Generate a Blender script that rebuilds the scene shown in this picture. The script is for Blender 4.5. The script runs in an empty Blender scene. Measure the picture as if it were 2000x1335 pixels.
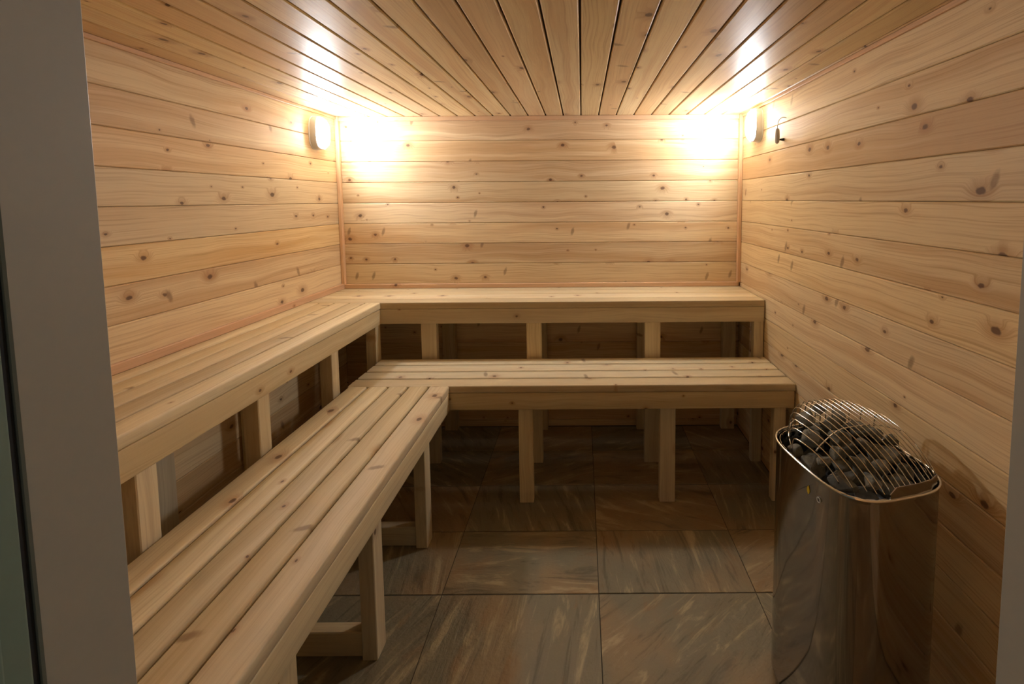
import bpy, bmesh, math, random
from mathutils import Vector, Matrix

I = 0.0254                      # the plan is in inches
scene = bpy.context.scene
col = scene.collection

# ------------------------------------------------------------------ camera
CAM = Vector((62.77, -103.86, 60.69)) * I
PITCH, ROLL, FPX, PX, PY = -0.0632, -0.0068, 780.75, 1136.66, 439.5
cd = bpy.data.cameras.new('camera')
cd.sensor_fit = 'HORIZONTAL'
cd.sensor_width = 36.0
cd.lens = FPX / 2000.0 * 36.0
cd.shift_x = (1000.0 - PX) / 2000.0
cd.shift_y = (PY - 667.5) / 2000.0
cd.clip_start = 0.01
cam = bpy.data.objects.new('camera', cd)
col.objects.link(cam)
cam.matrix_world = Matrix.Translation(CAM) @ Matrix.Rotation(math.pi / 2 + PITCH, 4, 'X') @ Matrix.Rotation(ROLL, 4, 'Z')
scene.camera = cam

# ------------------------------------------------------------------ world, exposure
world = bpy.data.worlds.new('dim_hallway')
scene.world = world
world.use_nodes = True
bg = world.node_tree.nodes['Background']
bg.inputs['Color'].default_value = (0.80, 0.86, 0.74, 1)
bg.inputs['Strength'].default_value = 0.022
LAMP_STRENGTH = 92.0
LAMP_COLOR = (0.96, 1.0, 1.05, 1)
vs = scene.view_settings
vs.view_transform = 'Standard'
vs.look = 'None'
vs.gamma = 1.0
vs.use_curve_mapping = False
vs.exposure = 1.75
scene.cycles.diffuse_bounces = 5
scene.cycles.glossy_bounces = 3
scene.cycles.max_bounces = 6
scene.cycles.use_light_tree = False

# ------------------------------------------------------------------ room sizes (inches)
W, H = 104.0, 82.2
FRONT = -87.9
ZU, ZL = 37.9, 25.0
DU, DUB = 17.2, 15.2
XL, YL = 36.9, -28.8


# ------------------------------------------------------------------ materials
def srgb(r, g, b):
    f = lambda c: (c / 255 / 12.92) if c / 255 <= 0.04045 else ((c / 255 + 0.055) / 1.055) ** 2.4
    return (f(r), f(g), f(b), 1.0)


class NT:
    def __init__(self, name):
        self.m = bpy.data.materials.new(name)
        self.m.use_nodes = True
        self.t = self.m.node_tree
        self.n = self.t.nodes
        self.b = self.n['Principled BSDF']

    def node(self, kind, **kw):
        nd = self.n.new(kind)
        for k, v in kw.items():
            setattr(nd, k, v)
        return nd

    def put(self, sock, v):
        if isinstance(v, bpy.types.NodeSocket):
            self.t.links.new(v, sock)
        else:
            sock.default_value = v

    def math(self, op, a, b=None, c=None, clamp=False):
        nd = self.node('ShaderNodeMath', operation=op, use_clamp=clamp)
        self.put(nd.inputs[0], a)
        if b is not None:
            self.put(nd.inputs[1], b)
        if c is not None:
            self.put(nd.inputs[2], c)
        return nd.outputs[0]

    def vmath(self, op, a, b=None):
        nd = self.node('ShaderNodeVectorMath', operation=op)
        self.put(nd.inputs[0], a)
        if b is not None:
            self.put(nd.inputs[1], b)
        return nd.outputs[0]

    def mix(self, f, a, b, mode='MIX'):
        nd = self.node('ShaderNodeMix', data_type='RGBA', blend_type=mode)
        self.put(nd.inputs[0], f)
        self.put(nd.inputs[6], a)
        self.put(nd.inputs[7], b)
        return nd.outputs[2]

    def noise(self, vec, scale, detail=3.0, rough=0.55, dist=0.0):
        nd = self.node('ShaderNodeTexNoise')
        self.put(nd.inputs['Vector'], vec)
        self.put(nd.inputs['Scale'], scale)
        self.put(nd.inputs['Detail'], detail)
        self.put(nd.inputs['Roughness'], rough)
        self.put(nd.inputs['Distortion'], dist)
        return nd.outputs[0]

    def ramp(self, f, lo, hi):
        nd = self.node('ShaderNodeMapRange', interpolation_type='SMOOTHSTEP')
        self.put(nd.inputs[0], f)
        self.put(nd.inputs[1], lo)
        self.put(nd.inputs[2], hi)
        return nd.outputs[0]

    def voro(self, vec):
        nd = self.node('ShaderNodeTexVoronoi', voronoi_dimensions='2D')
        self.put(nd.inputs['Vector'], vec)
        self.put(nd.inputs['Scale'], 1.0)
        nd.inputs['Randomness'].default_value = 0.9
        return nd.outputs['Distance'], nd.outputs['Color']

    def bump(self, h, strength, dist=0.002):
        nd = self.node('ShaderNodeBump')
        nd.inputs['Strength'].default_value = strength
        nd.inputs['Distance'].default_value = dist
        self.put(nd.inputs['Height'], h)
        self.put(self.b.inputs['Normal'], nd.outputs[0])


def wood(name, pale, mid, deep, rough=0.5, knots=0.45, streak=0.55):
    k = NT(name)
    tc = k.node('ShaderNodeTexCoord')
    oi = k.node('ShaderNodeObjectInfo')
    rnd = oi.outputs['Random']
    off = k.node('ShaderNodeCombineXYZ')
    k.put(off.inputs[0], k.math('MULTIPLY', rnd, 37.0))
    k.put(off.inputs[1], k.math('MULTIPLY', rnd, 91.0))
    k.put(off.inputs[2], k.math('MULTIPLY', rnd, 17.0))
    P = k.vmath('ADD', tc.outputs['Object'], off.outputs[0])
    wob = k.noise(P, 3.0, 1.0)
    # round knots
    d1, c1 = k.voro(k.vmath('MULTIPLY', P, (6.0, 7.5, 7.0)))
    s1 = k.node('ShaderNodeSeparateColor')
    k.put(s1.inputs[0], c1)
    on1 = k.math('GREATER_THAN', s1.outputs[0], 1.0 - knots)
    r1 = k.math('MULTIPLY_ADD', k.math('POWER', s1.outputs[1], 1.6), 0.085, 0.022)
    edge = k.math('SUBTRACT', k.noise(P, 80.0, 1.0), 0.5)
    dn1 = k.math('ADD', d1, k.math('MULTIPLY', edge, 0.05))
    m1 = k.math('MULTIPLY', on1, k.math('SUBTRACT', 1.0, k.ramp(dn1, k.math('MULTIPLY', r1, 0.55), r1)))
    halo = k.math('MULTIPLY', on1, k.math('SUBTRACT', 1.0, k.ramp(d1, k.math('MULTIPLY', r1, 0.6), k.math('MULTIPLY', r1, 3.6))))
    # spike knots that cross the grain
    sep = k.node('ShaderNodeSeparateXYZ')
    k.put(sep.inputs[0], P)
    shear = k.node('ShaderNodeCombineXYZ')
    k.put(shear.inputs[0], k.math('MULTIPLY', k.math('MULTIPLY_ADD', sep.outputs[1], 0.25, sep.outputs[0]), 4.6))
    k.put(shear.inputs[1], k.math('MULTIPLY', sep.outputs[1], 1.9))
    k.put(shear.inputs[2], k.math('MULTIPLY', sep.outputs[2], 1.9))
    d2, c2 = k.voro(shear.outputs[0])
    s2 = k.node('ShaderNodeSeparateColor')
    k.put(s2.inputs[0], c2)
    on2 = k.math('GREATER_THAN', s2.outputs[1], 1.0 - knots)
    dn2 = k.math('ADD', d2, k.math('MULTIPLY', edge, 0.03))
    m2 = k.math('MULTIPLY', on2, k.math('SUBTRACT', 1.0, k.ramp(dn2, 0.022, 0.065)))
    m2 = k.math('MULTIPLY', m2, 0.72)
    # growth bands, bent round the knots
    band = k.node('ShaderNodeCombineXYZ')
    yb = k.math('ADD', k.math('MULTIPLY', sep.outputs[1], 17.0), k.math('MULTIPLY', wob, 0.9))
    yb = k.math('ADD', yb, k.math('MULTIPLY', halo, 0.5))
    k.put(band.inputs[0], k.math('MULTIPLY', sep.outputs[0], 0.75))
    k.put(band.inputs[1], yb)
    k.put(band.inputs[2], k.math('MULTIPLY', sep.outputs[2], 14.0))
    bn = k.noise(band.outputs[0], 1.0, 3.0, 0.6)
    fine = k.noise(k.vmath('MULTIPLY', band.outputs[0], (3.0, 9.0, 9.0)), 1.0, 3.0, 0.6)
    fibre = k.noise(k.vmath('MULTIPLY', P, (9.0, 420.0, 420.0)), 1.0, 1.0, 0.5)
    tone = k.math('FRACT', k.math('MULTIPLY', rnd, 13.7))
    base = k.mix(k.ramp(k.math('ADD', bn, k.math('MULTIPLY_ADD', tone, 0.3, -0.15)), 0.38, 0.66), pale, mid)
    base = k.mix(k.math('MULTIPLY', k.ramp(fine, 0.45, 0.72), streak), base, deep)
    base = k.mix(k.math('MULTIPLY', k.ramp(fibre, 0.45, 0.8), 0.18), base, deep)
    base = k.mix(k.math('MULTIPLY', halo, 0.42), base, srgb(158, 100, 56))
    base = k.mix(k.math('MULTIPLY', m1, 0.80), base, srgb(86, 58, 44))
    base = k.mix(k.math('MULTIPLY', m2, 0.80), base, srgb(112, 78, 52))
    hsv = k.node('ShaderNodeHueSaturation')
    k.put(hsv.inputs['Color'], base)
    k.put(hsv.inputs['Value'], k.math('MULTIPLY_ADD', k.math('FRACT', k.math('MULTIPLY', rnd, 29.3)), 0.22, 0.89))
    k.put(hsv.inputs['Saturation'], k.math('MULTIPLY_ADD', k.math('FRACT', k.math('MULTIPLY', rnd, 51.1)), 0.2, 0.9))
    k.put(k.b.inputs['Base Color'], hsv.outputs[0])
    k.put(k.b.inputs['Roughness'], k.math('MULTIPLY_ADD', fibre, 0.15, rough - 0.07))
    k.b.inputs['Specular IOR Level'].default_value = 0.35
    k.bump(fibre, 0.14, 0.001)
    return k.m


def plain(name, color, rough=0.5, metal=0.0, mottled=0.12, scale=40.0, bump=0.05, spec=0.5):
    k = NT(name)
    tc = k.node('ShaderNodeTexCoord')
    n = k.noise(tc.outputs['Object'], scale, 3.0)
    dark = tuple(c * (1 - mottled) for c in color[:3]) + (1,)
    k.put(k.b.inputs['Base Color'], k.mix(n, dark, color))
    k.put(k.b.inputs['Roughness'], rough)
    k.put(k.b.inputs['Metallic'], metal)
    k.b.inputs['Specular IOR Level'].default_value = spec
    if bump:
        k.bump(n, bump, 0.001)
    return k.m


def slate():
    k = NT('slate_tile')
    tc = k.node('ShaderNodeTexCoord')
    oi = k.node('ShaderNodeObjectInfo')
    rnd = oi.outputs['Random']
    rot = k.node('ShaderNodeVectorRotate', rotation_type='Z_AXIS')
    k.put(rot.inputs['Vector'], tc.outputs['Object'])
    k.put(rot.inputs['Angle'], k.math('MULTIPLY', k.math('FRACT', k.math('MULTIPLY', rnd, 7.31)), 3.1))
    off = k.node('ShaderNodeCombineXYZ')
    k.put(off.inputs[0], k.math('MULTIPLY', rnd, 53.0))
    k.put(off.inputs[1], k.math('MULTIPLY', rnd, 31.0))
    P = k.vmath('ADD', rot.outputs[0], off.outputs[0])
    S = k.vmath('MULTIPLY', P, (3.5, 20.0, 1.0))
    a = k.noise(S, 1.0, 6.0, 0.66, 0.6)
    b = k.noise(k.vmath('MULTIPLY', P, (4.0, 9.0, 1.0)), 1.3, 4.0, 0.6, 0.4)
    big = k.noise(P, 3.0, 2.0)
    tone = k.math('FRACT', k.math('MULTIPLY', rnd, 17.9))
    c = k.mix(k.ramp(k.math('ADD', big, k.math('MULTIPLY_ADD', tone, 0.5, -0.25)), 0.38, 0.62), srgb(130, 122, 98), srgb(152, 130, 96))
    c = k.mix(k.math('MULTIPLY', k.ramp(a, 0.52, 0.68), 0.75), c, srgb(190, 172, 134))
    c = k.mix(k.math('MULTIPLY', k.ramp(a, 0.46, 0.34), 0.6), c, srgb(92, 80, 60))
    c = k.mix(k.math('MULTIPLY', k.ramp(b, 0.55, 0.7), 0.3), c, srgb(150, 108, 62))
    k.put(k.b.inputs['Base Color'], c)
    k.put(k.b.inputs['Roughness'], k.math('MULTIPLY_ADD', b, 0.3, 0.36))
    h = k.math('ADD', a, k.math('MULTIPLY', k.noise(P, 70.0, 2.0), 0.35))
    k.bump(h, 0.9, 0.008)
    return k.m


def stone_mat():
    k = NT('heater_stone')
    tc = k.node('ShaderNodeTexCoord')
    oi = k.node('ShaderNodeObjectInfo')
    P = k.vmath('ADD', tc.outputs['Object'], k.vmath('MULTIPLY', oi.outputs['Random'], (31.0, 17.0, 5.0)))
    n = k.noise(P, 55.0, 5.0, 0.65)
    c = k.mix(k.ramp(n, 0.35, 0.7), srgb(84, 84, 76), srgb(150, 148, 134))
    c = k.mix(k.math('MULTIPLY', oi.outputs['Random'], 0.7), c, srgb(120, 118, 108))
    k.put(k.b.inputs['Base Color'], c)
    k.put(k.b.inputs['Roughness'], 0.8)
    k.bump(n, 0.5, 0.003)
    return k.m


def steel(name, color, rough, brushed=True):
    k = NT(name)
    tc = k.node('ShaderNodeTexCoord')
    n = k.noise(k.vmath('MULTIPLY', tc.outputs['Object'], (3.0, 3.0, 90.0)), 4.0, 3.0)
    k.put(k.b.inputs['Base Color'], color)
    k.put(k.b.inputs['Metallic'], 1.0)
    k.put(k.b.inputs['Roughness'], k.math('MULTIPLY_ADD', n, 0.05 if brushed else 0.03, rough))
    return k.m


def lamp_glass():
    k = NT('lit_frosted_glass')
    tc = k.node('ShaderNodeTexCoord')
    c = LAMP_COLOR
    k.put(k.b.inputs['Base Color'], (0.9, 0.9, 0.88, 1))
    k.put(k.b.inputs['Roughness'], 0.4)
    k.put(k.b.inputs['Emission Color'], c)
    # the bulb sits behind the middle of the glass, so the rim of the glass is dimmer
    sep = k.node('ShaderNodeSeparateXYZ')
    k.put(sep.inputs[0], tc.outputs['Object'])
    core = k.ramp(sep.outputs[2], 1.55 * I, 2.35 * I)
    k.put(k.b.inputs['Emission Strength'], k.math('MULTIPLY', k.math('MULTIPLY_ADD', core, 0.9, 0.10), LAMP_STRENGTH))
    return k.m


M = {
    'wall': wood('cedar_wall', srgb(228, 204, 162), srgb(208, 174, 130), srgb(180, 140, 100), 0.48),
    'ceil': wood('cedar_ceiling', srgb(238, 218, 178), srgb(224, 194, 152), srgb(198, 162, 120), 0.42, 0.42),
    'bench': wood('cedar_bench', srgb(224, 208, 172), srgb(208, 188, 150), srgb(180, 154, 118), 0.5, 0.30, 0.4),
    'trim': wood('cedar_trim', srgb(218, 180, 142), srgb(206, 164, 126), srgb(180, 138, 102), 0.5, 0.12, 0.35),
    'back': plain('dark_backing', srgb(66, 42, 24), 0.9),
    'slate': slate(),
    'grout': plain('grey_grout', srgb(74, 68, 56), 0.9, bump=0.2, scale=200),
    'jamb': plain('painted_jamb', srgb(178, 172, 158), 0.55, mottled=0.06, scale=120, bump=0.08),
    'jamb2': plain('green_grey_paint', srgb(120, 140, 128), 0.6, mottled=0.1, scale=90),
    'gasket': plain('dark_seal', srgb(36, 38, 40), 0.7),
    'steel': steel('polished_steel', (0.42, 0.40, 0.38, 1), 0.06),
    'chrome': steel('chrome_wire', (0.86, 0.84, 0.80, 1), 0.12, False),
    'black': plain('black_metal', srgb(34, 32, 30), 0.5),
    'stone': stone_mat(),
    'glass': lamp_glass(),
    'lampbody': plain('pale_lamp_housing', srgb(206, 204, 198), 0.4, mottled=0.04),
    'lampwire': plain('lamp_guard_wire', srgb(186, 190, 192), 0.35, mottled=0.04, bump=0),
    'sensor': plain('grey_plastic', srgb(196, 188, 174), 0.5),
    'yellow': plain('yellow_print', srgb(210, 178, 40), 0.5, bump=0),
    'white': plain('white_print', srgb(214, 212, 206), 0.5, bump=0),
}


# ------------------------------------------------------------------ builders
def tag(o, label=None, cat=None, group=None, kind=None):
    if label:
        o['label'] = label
    if cat:
        o['category'] = cat
    if group:
        o['group'] = group
    if kind:
        o['kind'] = kind
    return o


def link(name, mesh, parent=None, world_m=None):
    o = bpy.data.objects.new(name, mesh)
    col.objects.link(o)
    mw = world_m if world_m is not None else Matrix.Identity(4)
    if parent is not None:
        o.parent = parent
        o.matrix_basis = WM[parent.name].inverted() @ mw
    else:
        o.matrix_basis = mw
    WM[o.name] = mw.copy()
    return o


WM = {}


def empty(name, loc, rz=0.0):
    mw = Matrix.Translation(Vector(loc) * I) @ Matrix.Rotation(rz, 4, 'Z')
    return link(name, None, None, mw)


MESH = {}


def plank_mesh(l, w, t, mat, bev, seg):
    key = (round(l, 3), round(w, 3), round(t, 3), mat, bev, seg)
    if key in MESH:
        return MESH[key]
    b = min(bev, w * 0.45, t * 0.45)
    prof = []
    for cx, cy, a0 in ((w / 2 - b, t / 2 - b, 0), (-w / 2 + b, t / 2 - b, 90), (-w / 2 + b, -t / 2 + b, 180), (w / 2 - b, -t / 2 + b, 270)):
        for i in range(seg + 1):
            a = math.radians(a0 + 90 * i / seg)
            prof.append((cx + b * math.cos(a), cy + b * math.sin(a)))
    n = len(prof)
    v = [(-l / 2 * I, y * I, z * I) for y, z in prof] + [(l / 2 * I, y * I, z * I) for y, z in prof]
    f = [(i, (i + 1) % n, n + (i + 1) % n, n + i) for i in range(n)]
    f = [tuple(reversed(q)) for q in f]
    f += [tuple(range(n)), tuple(reversed(range(n, 2 * n)))]
    me = bpy.data.meshes.new('plank')
    me.from_pydata(v, [], f)
    me.materials.append(M[mat])
    bm = bmesh.new()
    bm.from_mesh(me)
    bmesh.ops.recalc_face_normals(bm, faces=bm.faces)
    bm.to_mesh(me)
    bm.free()
    if seg > 1:
        for p in me.polygons:
            p.use_smooth = len(p.vertices) == 4
        me.set_sharp_from_angle(angle=math.radians(50))
    MESH[key] = me
    return me


AX = {'X': Vector((1, 0, 0)), 'Y': Vector((0, 1, 0)), 'Z': Vector((0, 0, 1))}


def plank(name, lo, hi, along, face, mat, parent, bev=0.12, seg=1):
    """A board filling the box lo..hi; its length runs along one axis and its show face looks along another."""
    lo, hi = Vector(lo), Vector(hi)
    c, s = (lo + hi) / 2, hi - lo
    ax, az = AX[along], AX[face]
    ay = az.cross(ax)
    k = 'XYZ'
    wi = [i for i in range(3) if k[i] not in (along, face)][0]
    me = plank_mesh(s[k.index(along)], s[wi], s[k.index(face)], mat, bev, seg)
    R = Matrix((ax, ay, az)).transposed().to_4x4()
    return link(name, me, parent, Matrix.Translation(c * I) @ R)


def box_obj(name, boxes, mat, parent=None):
    """One mesh of plain boxes in room coordinates, used for the slabs of the shell."""
    bm = bmesh.new()
    lo = Vector((min(b[0][i] for b in boxes) for i in range(3)))
    hi = Vector((max(b[1][i] for b in boxes) for i in range(3)))
    c = (lo + hi) / 2
    for a, b in boxes:
        r = bmesh.ops.create_cube(bm, size=1.0)
        for v in r['verts']:
            v.co = Vector(((a[i] + b[i]) / 2 + v.co[i] * (b[i] - a[i]) - c[i] for i in range(3))) * I
    me = bpy.data.meshes.new(name)
    bm.to_mesh(me)
    bm.free()
    me.materials.append(M[mat])
    return link(name, me, parent, Matrix.Translation(c * I))


def tube_mesh(paths, r, mat, sides=6, closed=False):
    """Round wire swept along each path (inches, local)."""
    bm = bmesh.new()
    for pts in paths:
        pts = [Vector(p) for p in pts]
        n = len(pts)
        rings = []
        up = None
        for i, p in enumerate(pts):
            a = pts[(i - 1) % n] if (closed or i > 0) else p
            b = pts[(i + 1) % n] if (closed or i < n - 1) else p
            t = (b - a).normalized()
            if up is None:
                up = t.orthogonal().normalized()
            up = (up - t * up.dot(t)).normalized()
            sd = t.cross(up)
            rings.append([bm.verts.new((p + (up * math.cos(2 * math.pi * j / sides) + sd * math.sin(2 * math.pi * j / sides)) * r) * I) for j in range(sides)])
        m = n if closed else n - 1
        for i in range(m):
            A, B = rings[i], rings[(i + 1) % n]
            sh = 0
            if closed and i == n - 1:
                sh = min(range(sides), key=lambda q: (A[0].co - B[q].co).length)
            for j in range(sides):
                bm.faces.new((A[j], A[(j + 1) % sides], B[(j + 1 + sh) % sides], B[(j + sh) % sides]))
        if not closed:
            bm.faces.new(list(reversed(rings[0])))
            bm.faces.new(rings[-1])
    bmesh.ops.recalc_face_normals(bm, faces=bm.faces)
    me = bpy.data.meshes.new('tube')
    bm.to_mesh(me)
    bm.free()
    me.materials.append(M[mat])
    me.shade_smooth()
    return me


def loft_mesh(rings, mat, cap0=True, cap1=True, smooth=True, angle=35):
    """Closed loops of equal length joined ring to ring (inches, local)."""
    bm = bmesh.new()
    R = [[bm.verts.new(Vector(p) * I) for p in ring] for ring in rings]
    n = len(R[0])
    for A, B in zip(R, R[1:]):
        for j in range(n):
            bm.faces.new((A[j], A[(j + 1) % n], B[(j + 1) % n], B[j]))
    if cap0:
        bm.faces.new(list(reversed(R[0])))
    if cap1:
        bm.faces.new(R[-1])
    bmesh.ops.recalc_face_normals(bm, faces=bm.faces)
    me = bpy.data.meshes.new('loft')
    bm.to_mesh(me)
    bm.free()
    me.materials.append(M[mat])
    if smooth:
        me.shade_smooth()
        me.set_sharp_from_angle(angle=math.radians(angle))
    return me


def superloop(a, b, n, power, cx=0.0, cy=0.0):
    out = []
    for i in range(n):
        t = 2 * math.pi * i / n
        c, s = math.cos(t), math.sin(t)
        out.append((cx + a * math.copysign(abs(c) ** (2 / power), c), cy + b * math.copysign(abs(s) ** (2 / power), s)))
    return out


# ------------------------------------------------------------------ the shell
T = 0.7                                    # board thickness
STEP, Z0 = 5.3, 39.0                        # wall board seams
seams = sorted({round(Z0 + STEP * k, 3) for k in range(-8, 8)})
seams = [z for z in seams if 0.8 < z < H - 0.8]
zb = [0.05] + seams + [H - 0.03]
G = 0.022                                   # half the open joint


def clad(parent, lo_hi, along, face):
    for a, b in zip(zb, zb[1:]):
        lo, hi = lo_hi(a + G, b - G)
        plank('board', lo, hi, along, face, 'wall', parent, 0.13)


wall_back = tag(box_obj('wall_back', [((-2.6, T, 0), (W + 2.6, T + 2, H + 2.7))], 'back'), 'back cedar plank wall between the two lamps', 'wall', kind='structure')
clad(wall_back, lambda a, b: ((0.02, 0, a), (W - 0.02, T - .02, b)), 'X', 'Y')
wall_left = tag(box_obj('wall_left', [((-T - 2, FRONT - 4, 0), (-T, T - .02, H + 2.7))], 'back'), 'left cedar plank wall above the long upper bench', 'wall', kind='structure')
clad(wall_left, lambda a, b: ((-T + .02, FRONT, a), (0, -0.02, b)), 'Y', 'X')
wall_right = tag(box_obj('wall_right', [((W + T, FRONT - 4, 0), (W + T + 2, T - .02, H + 2.7))], 'back'), 'right cedar plank wall beside the steel heater', 'wall', kind='structure')
clad(wall_right, lambda a, b: ((W, FRONT, a), (W + T - .02, -0.02, b)), 'Y', 'X')

ceiling = tag(box_obj('ceiling', [((-T, FRONT - 4, H + T), (W + T, T, H + T + 2))], 'back'), 'cedar plank ceiling with dark open joints', 'ceiling', kind='structure')
cs = [0.02] + [58.2 + 4.5 * k for k in range(-12, 11)] + [W - 0.02]
for i, (a, b) in enumerate(zip(cs, cs[1:])):
    yend = -3.3 if i in (0, 1) else -0.03
    plank('board', (a + 0.13, FRONT, H), (b - 0.13, yend, H + T - .02), 'Y', 'Z', 'ceil', ceiling, 0.16)
# short cross pieces patched in at the left back corner, with an open slot between them
plank('filler_board', (0.1, -3.2, H), (8.5, -1.75, H + T - .02), 'X', 'Z', 'trim', ceiling, 0.1)
plank('filler_board', (0.1, -1.4, H), (8.5, -0.05, H + T - .02), 'X', 'Z', 'trim', ceiling, 0.1)
plank('filler_board', (0.1, -1.75, H + .05), (3.6, -1.4, H + T - .02), 'X', 'Z', 'trim', ceiling, 0.04)

# floor of 12 x 24 slate-look tiles
floor = tag(box_obj('floor', [((-T, FRONT - 4, -2), (W + T, T, -0.10))], 'grout'), 'dark slate tile floor', 'floor', kind='structure')
xs = [65.0 - 24.25 * k for k in (3, 2, 1, 0)] + [65.0 + 24.25, 65.0 + 48.5]
ys = [-45.8 + 11.8 * k for k in range(-4, 5)]
random.seed(4)
for x0, x1 in zip(xs, xs[1:]):
    for y0, y1 in zip(ys, ys[1:]):
        a, b = max(x0, 0.0) + 0.07, min(x1, W) - 0.07
        c, d = max(y0, FRONT) + 0.07, min(y1, 0.0) - 0.07
        if b - a < 1 or d - c < 1:
            continue
        dz = random.uniform(-0.03, 0.03)
        plank('tile', (a, c, -0.4), (b, d, 0.0 + dz), 'X', 'Z', 'slate', floor, 0.06)

# front wall with the doorway the picture is taken through
DX0, DX1, DZ = 43.5, 80.45, 78.0
wall_front = tag(box_obj('wall_front', [((-T, FRONT - 4, 0), (DX0 - .8, FRONT, H + T)), ((DX1 + .8, FRONT - 4, 0), (W + T, FRONT, H + T)), ((DX0 - .8, FRONT - 4, DZ + .8), (DX1 + .8, FRONT, H + T))], 'wall'),
                 'cedar front wall on either side of the doorway', 'wall', kind='structure')
door = tag(empty('door_1', ((DX0 + DX1) / 2, FRONT - 2, 0)), 'painted doorway frame at the picture edges', 'door frame', kind='structure')
J1 = FRONT - 2.75
plank('jamb', (DX0 - .78, J1, 0), (DX0, FRONT + .02, DZ), 'Z', 'X', 'jamb', door, 0.06)
plank('jamb', (DX1, J1, 0), (DX1 + .78, FRONT + .02, DZ), 'Z', 'X', 'jamb', door, 0.06)
plank('head_jamb', (DX0, J1, DZ), (DX1, FRONT + .02, DZ + .78), 'X', 'Z', 'jamb', door, 0.06)
for x0, x1 in ((DX0 - .78, DX0 - .12), (DX1 + .12, DX1 + .78)):
    plank('door_seal', (x0, J1 - .22, 0), (x1, J1 - .01, DZ), 'Z', 'Y', 'gasket', door, 0.03)
for x0, x1 in ((DX0 - .78, DX0 + .02), (DX1 - .02, DX1 + .78)):
    plank('outer_jamb', (x0, J1 - 4.2, 0), (x1, J1 - .23, DZ), 'Z', 'X', 'jamb2', door, 0.1, 2)
plank('outer_jamb', (DX0 - .7, J1 - 1.6, 0), (DX0 + .22, J1 - 1.0, DZ), 'Z', 'X', 'jamb2', door, 0.1, 2)

# cedar trim strips
tn = [0]


def trim(lo, hi, along, face, label, bev=0.1):
    tn[0] += 1
    tag(plank('trim_%d' % tn[0], lo, hi, along, face, 'trim', None, bev), label, 'trim', kind='structure')


trim((0.95, -0.62, H - 1.15), (W - 0.95, -0.01, H - .02), 'X', 'Y', 'thin cedar strip where back wall meets ceiling')
trim((0.01, FRONT + .05, H - 0.7), (0.5, -0.97, H - .02), 'Y', 'X', 'thin cedar strip where left wall meets ceiling')
trim((W - 0.5, FRONT + .05, H - 0.7), (W - .01, -0.97, H - .02), 'Y', 'X', 'thin cedar strip where right wall meets ceiling')
trim((0.01, -0.95, ZU + 1.2), (0.93, -0.01, H - .02), 'Z', 'X', 'upright cedar strip in the left back corner', 0.14)
trim((W - 0.93, -0.95, ZU + 1.2), (W - .01, -0.01, H - .02), 'Z', 'X', 'upright cedar strip in the right back corner', 0.14)
trim((0.7, -0.62, ZU + .02), (W - 0.5, -0.01, ZU + 1.18), 'X', 'Y', 'cedar strip along the back of the upper bench')
trim((0.01, FRONT + .05, ZU + .02), (0.68, -0.03, ZU + 1.4), 'Y', 'X', 'cedar strip along the left wall on the upper bench')

# ------------------------------------------------------------------ upper bench (L-shaped)
ub = tag(empty('upper_bench', (8.6, -7.6, 0)), 'upper L-shaped cedar bench along the left and back walls', 'bench')
TH, FA = 1.5, 3.4
p = DUB / 4
for k in range(4):
    a = -0.05 - p * k
    plank('slat', (0.06, a - p + 0.1, ZU - TH), (W - .25, a - 0.1, ZU), 'X', 'Z', 'bench', ub, 0.16, 2)
p = DU / 5
for k in range(5):
    a = 0.06 + p * k
    e = 0.0 if k == 4 else 0.13
    plank('slat', (a + 0.13, FRONT + .05, ZU - TH), (a + p - e, -DUB - 0.08, ZU), 'Y', 'Z', 'bench', ub, 0.3 if k == 4 else 0.16, 3 if k == 4 else 2)
plank('fascia', (DU - .1, -DUB + .02, ZU - TH - FA), (W - .3, -DUB + 1.5, ZU - TH - .03), 'X', 'Y', 'bench', ub, 0.12, 2)
plank('fascia', (DU - 1.5, FRONT + .05, ZU - TH - FA), (DU + .02, -DUB - .05, ZU - TH - .03), 'Y', 'X', 'bench', ub, 0.12, 2)
zt = ZU - TH - FA - .02
for a, b in ((26.1, 29.6), (50.0, 53.4), (76.9, 80.4), (101.6, 103.8)):
    plank('post', (a, -DUB + .22, 0.05), (b, -DUB + 1.7, zt), 'Z', 'Y', 'bench', ub, 0.1)
for y in (-15.9, -31.5, -48.1, -63.6, -79.5):
    plank('post', (DU - 2.6, y - 1.05, 0.05), (DU - .3, y + 1.05, zt), 'Z', 'X', 'bench', ub, 0.1)
for x in (27.8, 51.7, 78.6, 101.0):                       # rear posts against the back wall carry the slats
    plank('rear_post', (x - 1.7, -1.7, 0.05), (x + 1.7, -0.12, ZU - TH - .02), 'Z', 'Y', 'bench', ub, 0.1)
for y in (-31.5, -48.1, -63.6, -79.5):
    plank('rear_post', (0.12, y - 1.7, 0.05), (1.7, y + 1.7, ZU - TH - .02), 'Z', 'X', 'bench', ub, 0.1)

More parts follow.
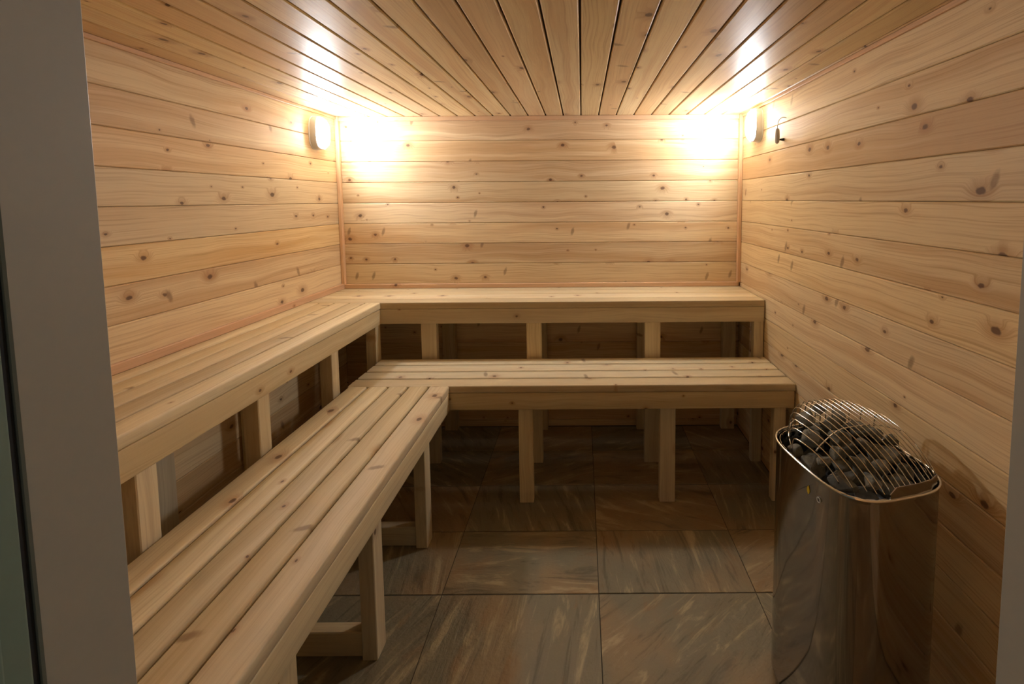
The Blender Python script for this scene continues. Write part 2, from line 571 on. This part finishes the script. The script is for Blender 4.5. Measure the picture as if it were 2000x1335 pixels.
# ------------------------------------------------------------------ lower bench (L-shaped)
lb = tag(empty('lower_bench', (27, -22, 0)), 'lower L-shaped cedar bench standing in front of the upper bench', 'bench')
p = (-DUB - .1 - YL) / 4
for k in range(4):
    a = -DUB - .1 - p * k
    e = 0.0 if k == 3 else 0.16
    plank('slat', (DU + .1, a - p + e, ZL - TH), (W - .25, a - 0.16, ZL), 'X', 'Z', 'bench', lb, 0.24, 2)
p = (XL - DU - .1) / 5
for k in range(5):
    a = DU + .1 + p * k
    e = 0.0 if k == 4 else 0.2
    plank('slat', (a + 0.2, FRONT + .05, ZL - TH), (a + p - e, YL - 0.06, ZL), 'Y', 'Z', 'bench', lb, 0.26, 2)
plank('fascia', (XL - .1, YL + .12, ZL - TH - FA), (W - .3, YL + 1.6, ZL - TH - .03), 'X', 'Y', 'bench', lb, 0.12, 2)
plank('fascia', (XL - 1.5, FRONT + .05, ZL - TH - FA), (XL - .02, YL - .06, ZL - TH - .03), 'Y', 'X', 'bench', lb, 0.12, 2)
for a, b in ((49.9, 52.7), (78.0, 81.1), (100.6, 103.0)):
    plank('post', (a, YL + 1.65, 0.05), (b, YL + 3.1, ZL - TH - .03), 'Z', 'Y', 'bench', lb, 0.1)
for y in (-36.4, -53.5, -69.6, -85.0):
    plank('post', (XL - 3.6, y - 1.15, 0.05), (XL - 1.55, y + 1.15, ZL - TH - .03), 'Z', 'X', 'bench', lb, 0.1)
    plank('bottom_rail', (1.9, y - .7, 0.05), (XL - 3.65, y + .7, 3.5), 'X', 'Y', 'bench', lb, 0.1)


# ------------------------------------------------------------------ bulkhead lamps
def lamp(name, at, side, label):
    """Oval bulkhead lamp; local +Z looks into the room, local Y is up."""
    az = Vector((side, 0, 0))
    ay = Vector((0, 0, 1))
    ax = ay.cross(az)
    mw = Matrix.Translation(Vector(at) * I) @ Matrix((ax, ay, az)).transposed().to_4x4()
    o = tag(link(name, None, None, mw), label, 'lamp', 'oval bulkhead lamps near the ceiling')

    def add(nm, me):
        return link(nm, me, o, mw)
    ring = lambda a, b, z: [(x, y, z) for x, y in superloop(a, b, 40, 2.9)]
    add('housing', loft_mesh([ring(2.5, 3.95, 0.01), ring(2.5, 3.95, 0.12), ring(2.36, 3.8, 0.2), ring(2.36, 3.8, 1.45), ring(2.3, 3.74, 1.58), ring(2.05, 3.48, 1.6), ring(2.05, 3.48, 1.3)], 'lampbody', True, True))
    add('glass', loft_mesh([ring(2.03, 3.46, 1.32), ring(2.03, 3.46, 1.62), ring(1.93, 3.34, 1.95), ring(1.68, 3.02, 2.2), ring(1.22, 2.45, 2.36), ring(0.6, 1.5, 2.42)], 'glass', False, True))
    g = [(x, y, 2.5 - 0.6 * (y / 3.3) ** 4) for x, y in superloop(1.5, 3.3, 36, 3.0)]
    add('guard_hoop', tube_mesh([g], 0.085, 'lampwire', 6, True))
    for y in (-1.25, 1.25):
        pts = []
        for i in range(13):
            t = math.pi * i / 12
            pts.append((-2.25 * math.cos(t), y, 1.5 + 1.06 * math.sin(t) ** 0.55))
        add('guard_bar', tube_mesh([pts], 0.085, 'lampwire', 6))
    for y in (-3.45, 3.45):
        add('guard_lug', loft_mesh([[(-.32, y - .22, 1.45), (.32, y - .22, 1.45), (.32, y + .22, 1.45), (-.32, y + .22, 1.45)], [(-.22, y - .16, 2.0), (.22, y - .16, 2.0), (.22, y + .16, 2.0), (-.22, y + .16, 2.0)]], 'lampbody', smooth=False))
    return o


lamp('bulkhead_lamp', (0.0, -8.3, 76.8), 1, 'lit oval bulkhead lamp on the left cedar wall')
lamp('bulkhead_lamp', (W, -9.8, 77.7), -1, 'lit oval bulkhead lamp on the right wall beside the probe')

# ------------------------------------------------------------------ temperature probe
pr = tag(empty('temperature_probe', (W, -21.5, 73.4)), 'small grey temperature probe with wire on the right wall', 'probe')
pm = WM[pr.name]
prof = [(0.08, 1.55), (0.3, 1.45), (0.42, 1.1), (0.46, 0.2), (0.46, -0.9), (0.38, -1.35), (0.16, -1.55)]
link('sensor_body', loft_mesh([[(-1.35 + r * math.cos(2 * math.pi * j / 12), r * math.sin(2 * math.pi * j / 12), z) for j in range(12)] for r, z in prof], 'sensor'), pr, pm)
link('wire', tube_mesh([[(-1.35, 0, 1.4), (-1.36, 0, 2.1), (-1.25, -.05, 2.8), (-1.0, -.15, 3.35), (-.6, -.35, 3.65), (-.25, -.6, 3.6), (0.05, -.75, 3.45)]], 0.07, 'sensor'), pr, pm)
link('bracket', loft_mesh([[(-.05, -.3, -1.0), (-.05, .3, -1.0), (-.05, .3, -.45), (-.05, -.3, -.45)], [(-1.0, -.14, -.82), (-1.0, .14, -.82), (-1.0, .14, -.6), (-1.0, -.14, -.6)]], 'black', smooth=False), pr, pm)

# ------------------------------------------------------------------ sauna heater
HX, HY, HR = 93.6, -59.5, math.radians(12)
ZR = 31.0                                        # height of the rim
heater = tag(empty('sauna_heater', (HX, HY, 0), HR), 'polished steel sauna heater standing by the right wall', 'heater')
hm = WM[heater.name]
HA = 6.65


def sl(a, z, power=3.5, n=56):
    return [(x, y, z) for x, y in superloop(a, a, n, power)]


def hpart(name, me, parent=None):
    return link(name, me, parent or heater, hm)


hpart('base', loft_mesh([sl(HA - .7, 0.02), sl(HA - .7, 1.4)], 'black'))
hpart('body', loft_mesh([sl(HA, 1.2), sl(HA, ZR - .4), sl(HA + .1, ZR - .12), sl(HA + .12, ZR), sl(HA - .02, ZR + .04), sl(HA - .12, ZR - .1), sl(HA - .12, ZR - 1.2)], 'steel', True, False))
hpart('rim', tube_mesh([sl(HA + .06, ZR + .06)], 0.13, 'chrome', 8, True))
hpart('stone_tray', loft_mesh([sl(HA - .2, ZR - 4.2), sl(HA - .2, ZR - 3.9)], 'black'))
# perforated liner band just inside the rim
def band_path(s):
    n = 400
    L = superloop(HA - .3, HA - .3, n, 3.5)
    if not hasattr(band_path, 'acc'):
        acc = [0.0]
        for i in range(n):
            a, b = L[i], L[(i + 1) % n]
            acc.append(acc[-1] + math.hypot(b[0] - a[0], b[1] - a[1]))
        band_path.acc, band_path.L = acc, L
    acc, L = band_path.acc, band_path.L
    s = (s % 1.0) * acc[-1]
    lo, hi = 0, n
    while hi - lo > 1:
        m = (lo + hi) // 2
        if acc[m] <= s:
            lo = m
        else:
            hi = m
    t = (s - acc[lo]) / max(acc[lo + 1] - acc[lo], 1e-9)
    a, b = L[lo], L[(lo + 1) % n]
    return a[0] + (b[0] - a[0]) * t, a[1] + (b[1] - a[1]) * t


bm = bmesh.new()
NC, ZB0, ZB1 = 34, ZR - 1.55, ZR - .05
NH = 16
for c in range(NC):
    o_, i_ = [], []
    for j in range(NH):
        t = 2 * math.pi * (j + .5) / NH
        x, y = math.cos(t), math.sin(t)
        q = max(abs(x), abs(y))
        ou, ov = x / q * .5, y / q * .5
        iu, iv = x * .31, y * .27
        for (u, v), dst in (((ou, ov), o_), ((iu, iv), i_)):
            X, Y = band_path((c + .5 + u) / NC)
            dst.append(bm.verts.new((X * I, Y * I, ((ZB0 + ZB1) / 2 + v * (ZB1 - ZB0)) * I)))
    for j in range(NH):
        k2 = (j + 1) % NH
        bm.faces.new((o_[j], o_[k2], i_[k2], i_[j]))
bmesh.ops.remove_doubles(bm, verts=bm.verts, dist=1e-5)
bmesh.ops.solidify(bm, geom=list(bm.faces), thickness=0.05 * I)
me = bpy.data.meshes.new('liner')
bm.to_mesh(me)
bm.free()
me.materials.append(M['chrome'])
hpart('perforated_liner', me)
# raised plate along the front of the rim
plate = []
for x, y in ((-2.2, -HA - .0), (-1.5, -HA - .03), (1.2, -HA - .03), (3.0, -HA + .12), (4.4, -HA + .62), (5.5, -HA + 1.5)):
    plate.append((x, y))
bm = bmesh.new()
rows = []
for th in (0.0, 0.09):
    for zz in (ZR - .1, ZR + 1.3):
        r = []
        for i, (x, y) in enumerate(plate):
            top = zz
            if zz > ZR and i == 0:
                top = ZR + .62
            if zz > ZR and i == len(plate) - 1:
                top = ZR + .55
            r.append(bm.verts.new((x * I, (y + th) * I, top * I)))
        rows.append(r)
for i in range(len(plate) - 1):
    bm.faces.new((rows[0][i], rows[0][i + 1], rows[1][i + 1], rows[1][i]))
    bm.faces.new((rows[2][i], rows[3][i], rows[3][i + 1], rows[2][i + 1]))
    bm.faces.new((rows[1][i], rows[1][i + 1], rows[3][i + 1], rows[3][i]))
    bm.faces.new((rows[0][i], rows[2][i], rows[2][i + 1], rows[0][i + 1]))
for i in (0, len(plate) - 1):
    bm.faces.new((rows[0][i], rows[1][i], rows[3][i], rows[2][i]))
bmesh.ops.recalc_face_normals(bm, faces=bm.faces)
me = bpy.data.meshes.new('plate')
bm.to_mesh(me)
bm.free()
me.materials.append(M['steel'])
hpart('front_plate', me)

# wire guard: hoops that rise at the back, bend over and fan down to the front plate
NW = 17


def wire_ends(u):
    """Back foot, front foot and height of the guard wire at u (0 left .. 1 right)."""
    xb = -6.3 + 12.6 * u
    xf = -5.3 + 11.0 * u if u < 0.12 else -3.7 + 9.4 * ((u - 0.12) / 0.88)
    left = max(0.0, 0.42 - u) / 0.42
    right = max(0.0, u - 0.62) / 0.38
    yb = 6.2 - 4.4 * left ** 2.4 - 3.4 * right ** 2.4
    yf = -6.35 + 2.6 * left ** 3 + 1.4 * right ** 3
    h = 4.0 - 2.0 * left ** 1.8 - 0.9 * right ** 2
    return xb, xf, yb, yf, h


for i in range(NW):
    xb, xf, yb, yf, h = wire_ends(i / (NW - 1))
    prof = WIRE = [(0.0, 0.0), (0.0, .5), (0.015, .75), (0.05, .93), (0.11, 1.0), (0.25, .99), (0.42, .94), (0.54, .86), (0.66, .74), (0.78, .57), (0.88, .38), (0.96, .18), (1.0, 0.06)]
    pts = [(xb + (xf - xb) * t, yb + (yf - yb) * t, ZR + .12 + h * hh) for t, hh in prof]
    hpart('guard_wire', tube_mesh([pts], 0.065, 'chrome', 6))


def cross(t, drop):
    pts = []
    for i in range(15):
        xb, xf, yb, yf, h = wire_ends(0.02 + 0.96 * i / 14)
        pts.append((xb + (xf - xb) * t, yb + (yf - yb) * t, ZR + .12 + h * drop))
    return pts


hpart('guard_cross_wire', tube_mesh([cross(0.5, .85)], 0.07, 'chrome', 6))
hpart('guard_cross_wire', tube_mesh([cross(0.0, .3)], 0.07, 'chrome', 6))
# small maker's mark on the left face: a yellow leaf and a white ring
mk = []
leaf = [(0, .0), (.16, .22), (.2, .5), (.12, .8), (0, 1.0), (-.12, .8), (-.2, .5), (-.16, .22)]
hpart('badge_leaf', loft_mesh([[(-HA - .012, -1.2 + x, ZR - 2.6 + z) for x, z in leaf], [(-HA - .03, -1.2 + x, ZR - 2.6 + z) for x, z in leaf]], 'yellow', smooth=False))
hpart('badge_ring', tube_mesh([[(-HA + .02, -2.6 + .22 * math.cos(t * math.pi / 6), ZR - 2.2 + .26 * math.sin(t * math.pi / 6)) for t in range(12)]], 0.06, 'white', 6, True))

# ------------------------------------------------------------------ stones in the heater
random.seed(11)
rock_meshes = []
for k in range(9):
    bm = bmesh.new()
    for _ in range(15):
        v = Vector((random.gauss(0, 1), random.gauss(0, 1), random.gauss(0, 1))).normalized()
        bm.verts.new(Vector((v.x * random.uniform(.9, 1.0), v.y * random.uniform(.8, .98), v.z * random.uniform(.68, .85))) * I)
    r = bmesh.ops.convex_hull(bm, input=bm.verts)
    junk = [e for e in r['geom_interior'] if isinstance(e, bmesh.types.BMVert)]
    bmesh.ops.delete(bm, geom=junk, context='VERTS')
    bmesh.ops.bevel(bm, geom=list(bm.edges), offset=0.07 * I, segments=1, affect='EDGES')
    bmesh.ops.recalc_face_normals(bm, faces=bm.faces)
    me = bpy.data.meshes.new('rock')
    bm.to_mesh(me)
    bm.free()
    me.materials.append(M['stone'])
    rock_meshes.append(me)
placed = []
floor_z = ZR - 3.88


def rest(x, y, r):
    z = floor_z + r * .85
    for X, Y, Z, R in placed:
        d2 = (x - X) ** 2 + (y - Y) ** 2
        rr = (r + R) * 0.95
        if d2 < rr * rr:
            z = max(z, Z + math.sqrt(rr * rr - d2))
    return z


def cap(x, y):
    """How high a stone may reach under the guard at this spot."""
    _, _, yb, yf, h = wire_ends(min(1.0, max(0.0, (x + 6.3) / 12.6)))
    t = min(1.0, max(0.0, (yb - y) / (yb - yf)))
    for (t0, h0), (t1, h1) in zip(WIRE[3:], WIRE[4:]):
        if t <= t1:
            return ZR + h * (h0 + (h1 - h0) * max(0.0, (t - t0) / (t1 - t0)))
    return ZR + .2


for n in range(400):
    r = random.uniform(0.95, 1.7)
    best = None
    for _ in range(70):
        lim = HA - .55 - r
        x, y = random.uniform(-lim, lim), random.uniform(-lim, lim)
        if (abs(x) / lim) ** 3 + (abs(y) / lim) ** 3 > 1:
            continue
        z = rest(x, y, r)
        if z + r * .85 > min(cap(x, y), cap(x, y - .7 * r)):
            continue
        sc_ = z + 0.02 * math.hypot(x, y)
        if best is None or sc_ < best[0]:
            best = (sc_, x, y, z)
    if best is None or best[3] > min(cap(best[1], best[2]), cap(best[1], best[2] - .7 * r)) - r * .85:
        continue
    placed.append((best[1], best[2], best[3], r))
for i, (x, y, z, r) in enumerate(placed):
    mw = hm @ Matrix.Translation(Vector((x, y, z)) * I) @ Matrix.Rotation(random.uniform(0, 6.28), 4, 'Z') @ Matrix.Rotation(random.uniform(-.9, .9), 4, 'X') @ Matrix.Scale(r, 4)
    tag(link('heater_stone', rock_meshes[i % 9], None, mw), 'dark grey angular stone heaped under the heater guard', 'stone', 'stones heaped in the heater')
print('stones', len(placed))
